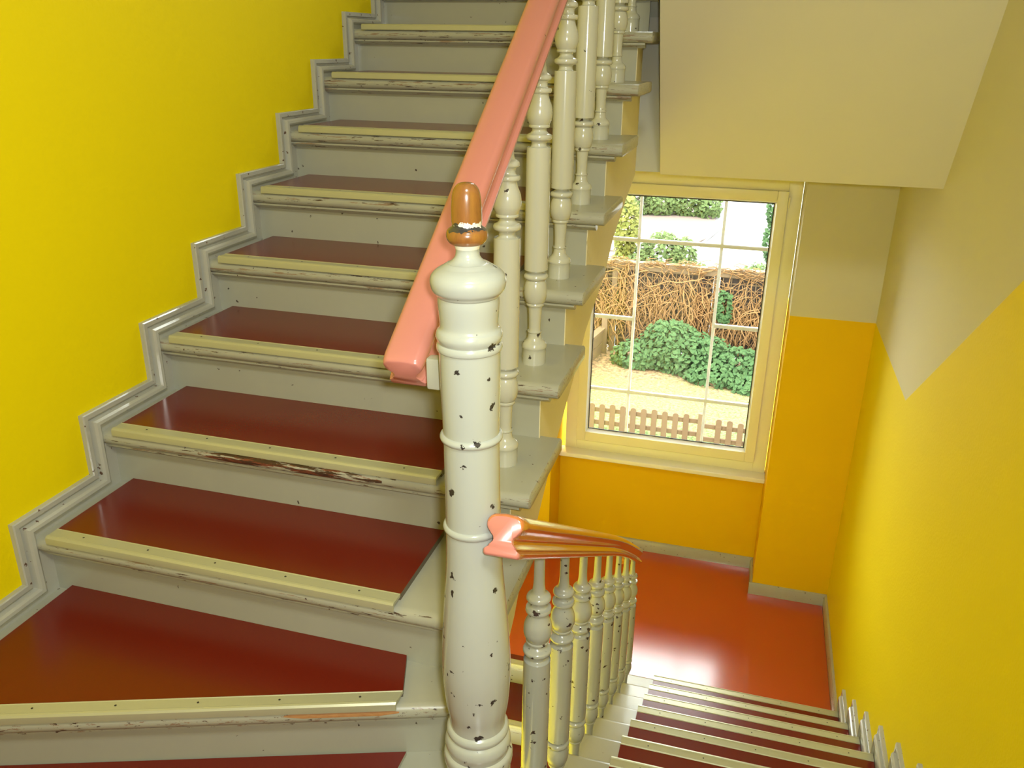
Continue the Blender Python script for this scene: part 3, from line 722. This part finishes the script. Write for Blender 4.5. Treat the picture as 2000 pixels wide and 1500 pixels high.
for i in range(170):
    x = rv.uniform(-5, 2.0); z = G+rv.uniform(1.68, 1.85); pts = [(x, 15.4, z)]
    for k in range(6): x += rv.uniform(-.02, .16)*rv.choice((-1, 1, 1)); z += rv.uniform(-.05, .045); pts.append((x, 15.38+rv.uniform(-.05, .05), z))
    tube(mb, pts, rv.uniform(.0045, .0105))
tag(mb.build('dry_vines', 'vine'), 'tangle of leafless tan vine stems hanging over the trellis fence', 'vines', kind='stuff')
def leaves(name, mt, label, cat, blobs, n, size, seed):
    rr = random.Random(seed); mb = MB(); tot = sum(b_[3]*b_[5] for b_ in blobs)
    for (x, y, z, rx, ry, rz) in blobs:
        for i in range(int(n*rx*rz/tot)):
            while True:
                u, v, q = rr.uniform(-1, 1), rr.uniform(-1, 1), rr.uniform(-1, 1); d = u*u+v*v+q*q
                if .45 < d < 1 and z+q*rz > G: break
            c_ = Vector((x+u*rx, y+v*ry, z+q*rz)); s_ = size*rr.uniform(.6, 1.3)
            a = Vector((rr.uniform(-1, 1), rr.uniform(-1, 1), rr.uniform(-1, 1))).normalized(); nn = (Vector((u, v-.6, q+.9))+a*.9).normalized()
            t = nn.orthogonal().normalized(); t.rotate(Matrix.Rotation(rr.uniform(0, 6.28), 3, nn)); s2 = nn.cross(t)
            mb.add([c_-t*s_, c_+s2*s_*.7-t*.2*s_, c_+s2*.35*s_+t*.55*s_, c_+t*s_*1.1+nn*s_*.12, c_-s2*.35*s_+t*.55*s_, c_-s2*s_*.7-t*.2*s_], [(0, 1, 2, 3), (0, 3, 4, 5)])
    return tag(mb.build(name, mt), label, cat)
leaves('ivy_bush', 'ivy', 'mound of green ivy at the foot of the vine fence', 'ivy',
       [(-1.2, 14.9, G+.30, .62, .4, .62), (-.7, 14.8, G+.25, .7, .45, .5), (-1.75, 14.9, G+.12, .55, .4, .36), (0, 14.7, G+.2, .7, .45, .36), (.7, 14.6, G+.2, .7, .5, .38), (-.3, 14.4, G+.1, .6, .4, .22), (.4, 14.2, G+.05, .6, .35, .2), (-.35, 15.3, G+1.1, .16, .08, .35)], 6500, .05, 5)
leaves('shrub', 'yellowleaf', 'tall yellow green shrub at the upper left of the window view', 'shrub',
       [(-2.70, 18.5, G+.8, .28, .3, .8), (-2.66, 18.5, G+1.8, .27, .3, .75)], 1700, .055, 6)
leaves('shrub', 'bush', 'round green bush just above the vine fence, centre left', 'shrub',
       [(-1.85, 18.5, G+1.15, .50, .4, .62), (-1.4, 18.5, G+1.15, .32, .3, .55), (-2.3, 18.5, G+.95, .4, .4, .45), (-1.02, 18.5, G+.85, .28, .3, .28), (-1.8, 18.5, G+.4, .8, .4, .5)], 3400, .055, 7)
leaves('shrub', 'bush', 'grey green hedge farther back at the top of the window view', 'shrub',
       [(-3.3, 30.2, G+.4, .7, .6, .6), (-2.3, 30.4, G+.45, .8, .6, .65), (-1.55, 30.2, G+.35, .45, .6, .55), (-4.0, 30, G+.5, .6, .6, .7)], 3200, .075, 8)
leaves('shrub', 'bush', 'small bush at the right edge above the vine fence', 'shrub', [(.22, 18.0, G+1.0, .42, .3, .36), (.22, 18.0, G+.4, .42, .3, .5)], 900, .05, 9)
leaves('shrub', 'ivy', 'dark green shrub at the upper right corner of the window view', 'shrub', [(.50, 24, G+.6, .2, .3, .6), (.45, 24, G+1.5, .16, .3, .5)], 600, .06, 10)
# board wall running toward the house at the left
bw = empty('board_fence', (-2.75, 13.9, G)); tag(bw, 'low pale board fence running toward the house at the left', 'fence')
mb = MB()
for za, zb in ((0.02, .23), (.245, .47)):
    mb.add([(x, y, G+z) for z in (za, zb) for x, y in ((-2.56, 15.35), (-2.50, 15.35), (-2.95, 12.4), (-3.01, 12.4))],
        [(0, 1, 2, 3), (4, 7, 6, 5), (0, 4, 5, 1), (1, 5, 6, 2), (2, 6, 7, 3), (3, 7, 4, 0)])
addp(mb, 'board', 'board', bw)
mb = MB(); mb.add([(x, y, G+z) for z in (.47, .52) for x, y in ((-2.60, 15.35), (-2.46, 15.35), (-2.91, 12.4), (-3.05, 12.4))],
    [(0, 1, 2, 3), (4, 7, 6, 5), (0, 4, 5, 1), (1, 5, 6, 2), (2, 6, 7, 3), (3, 7, 4, 0)])
addp(mb, 'cap_board', 'board', bw)
mb = MB(); mb.box(-2.55, -2.45, 15.25, 15.35, G, G+.74); addp(mb, 'post', 'board', bw)
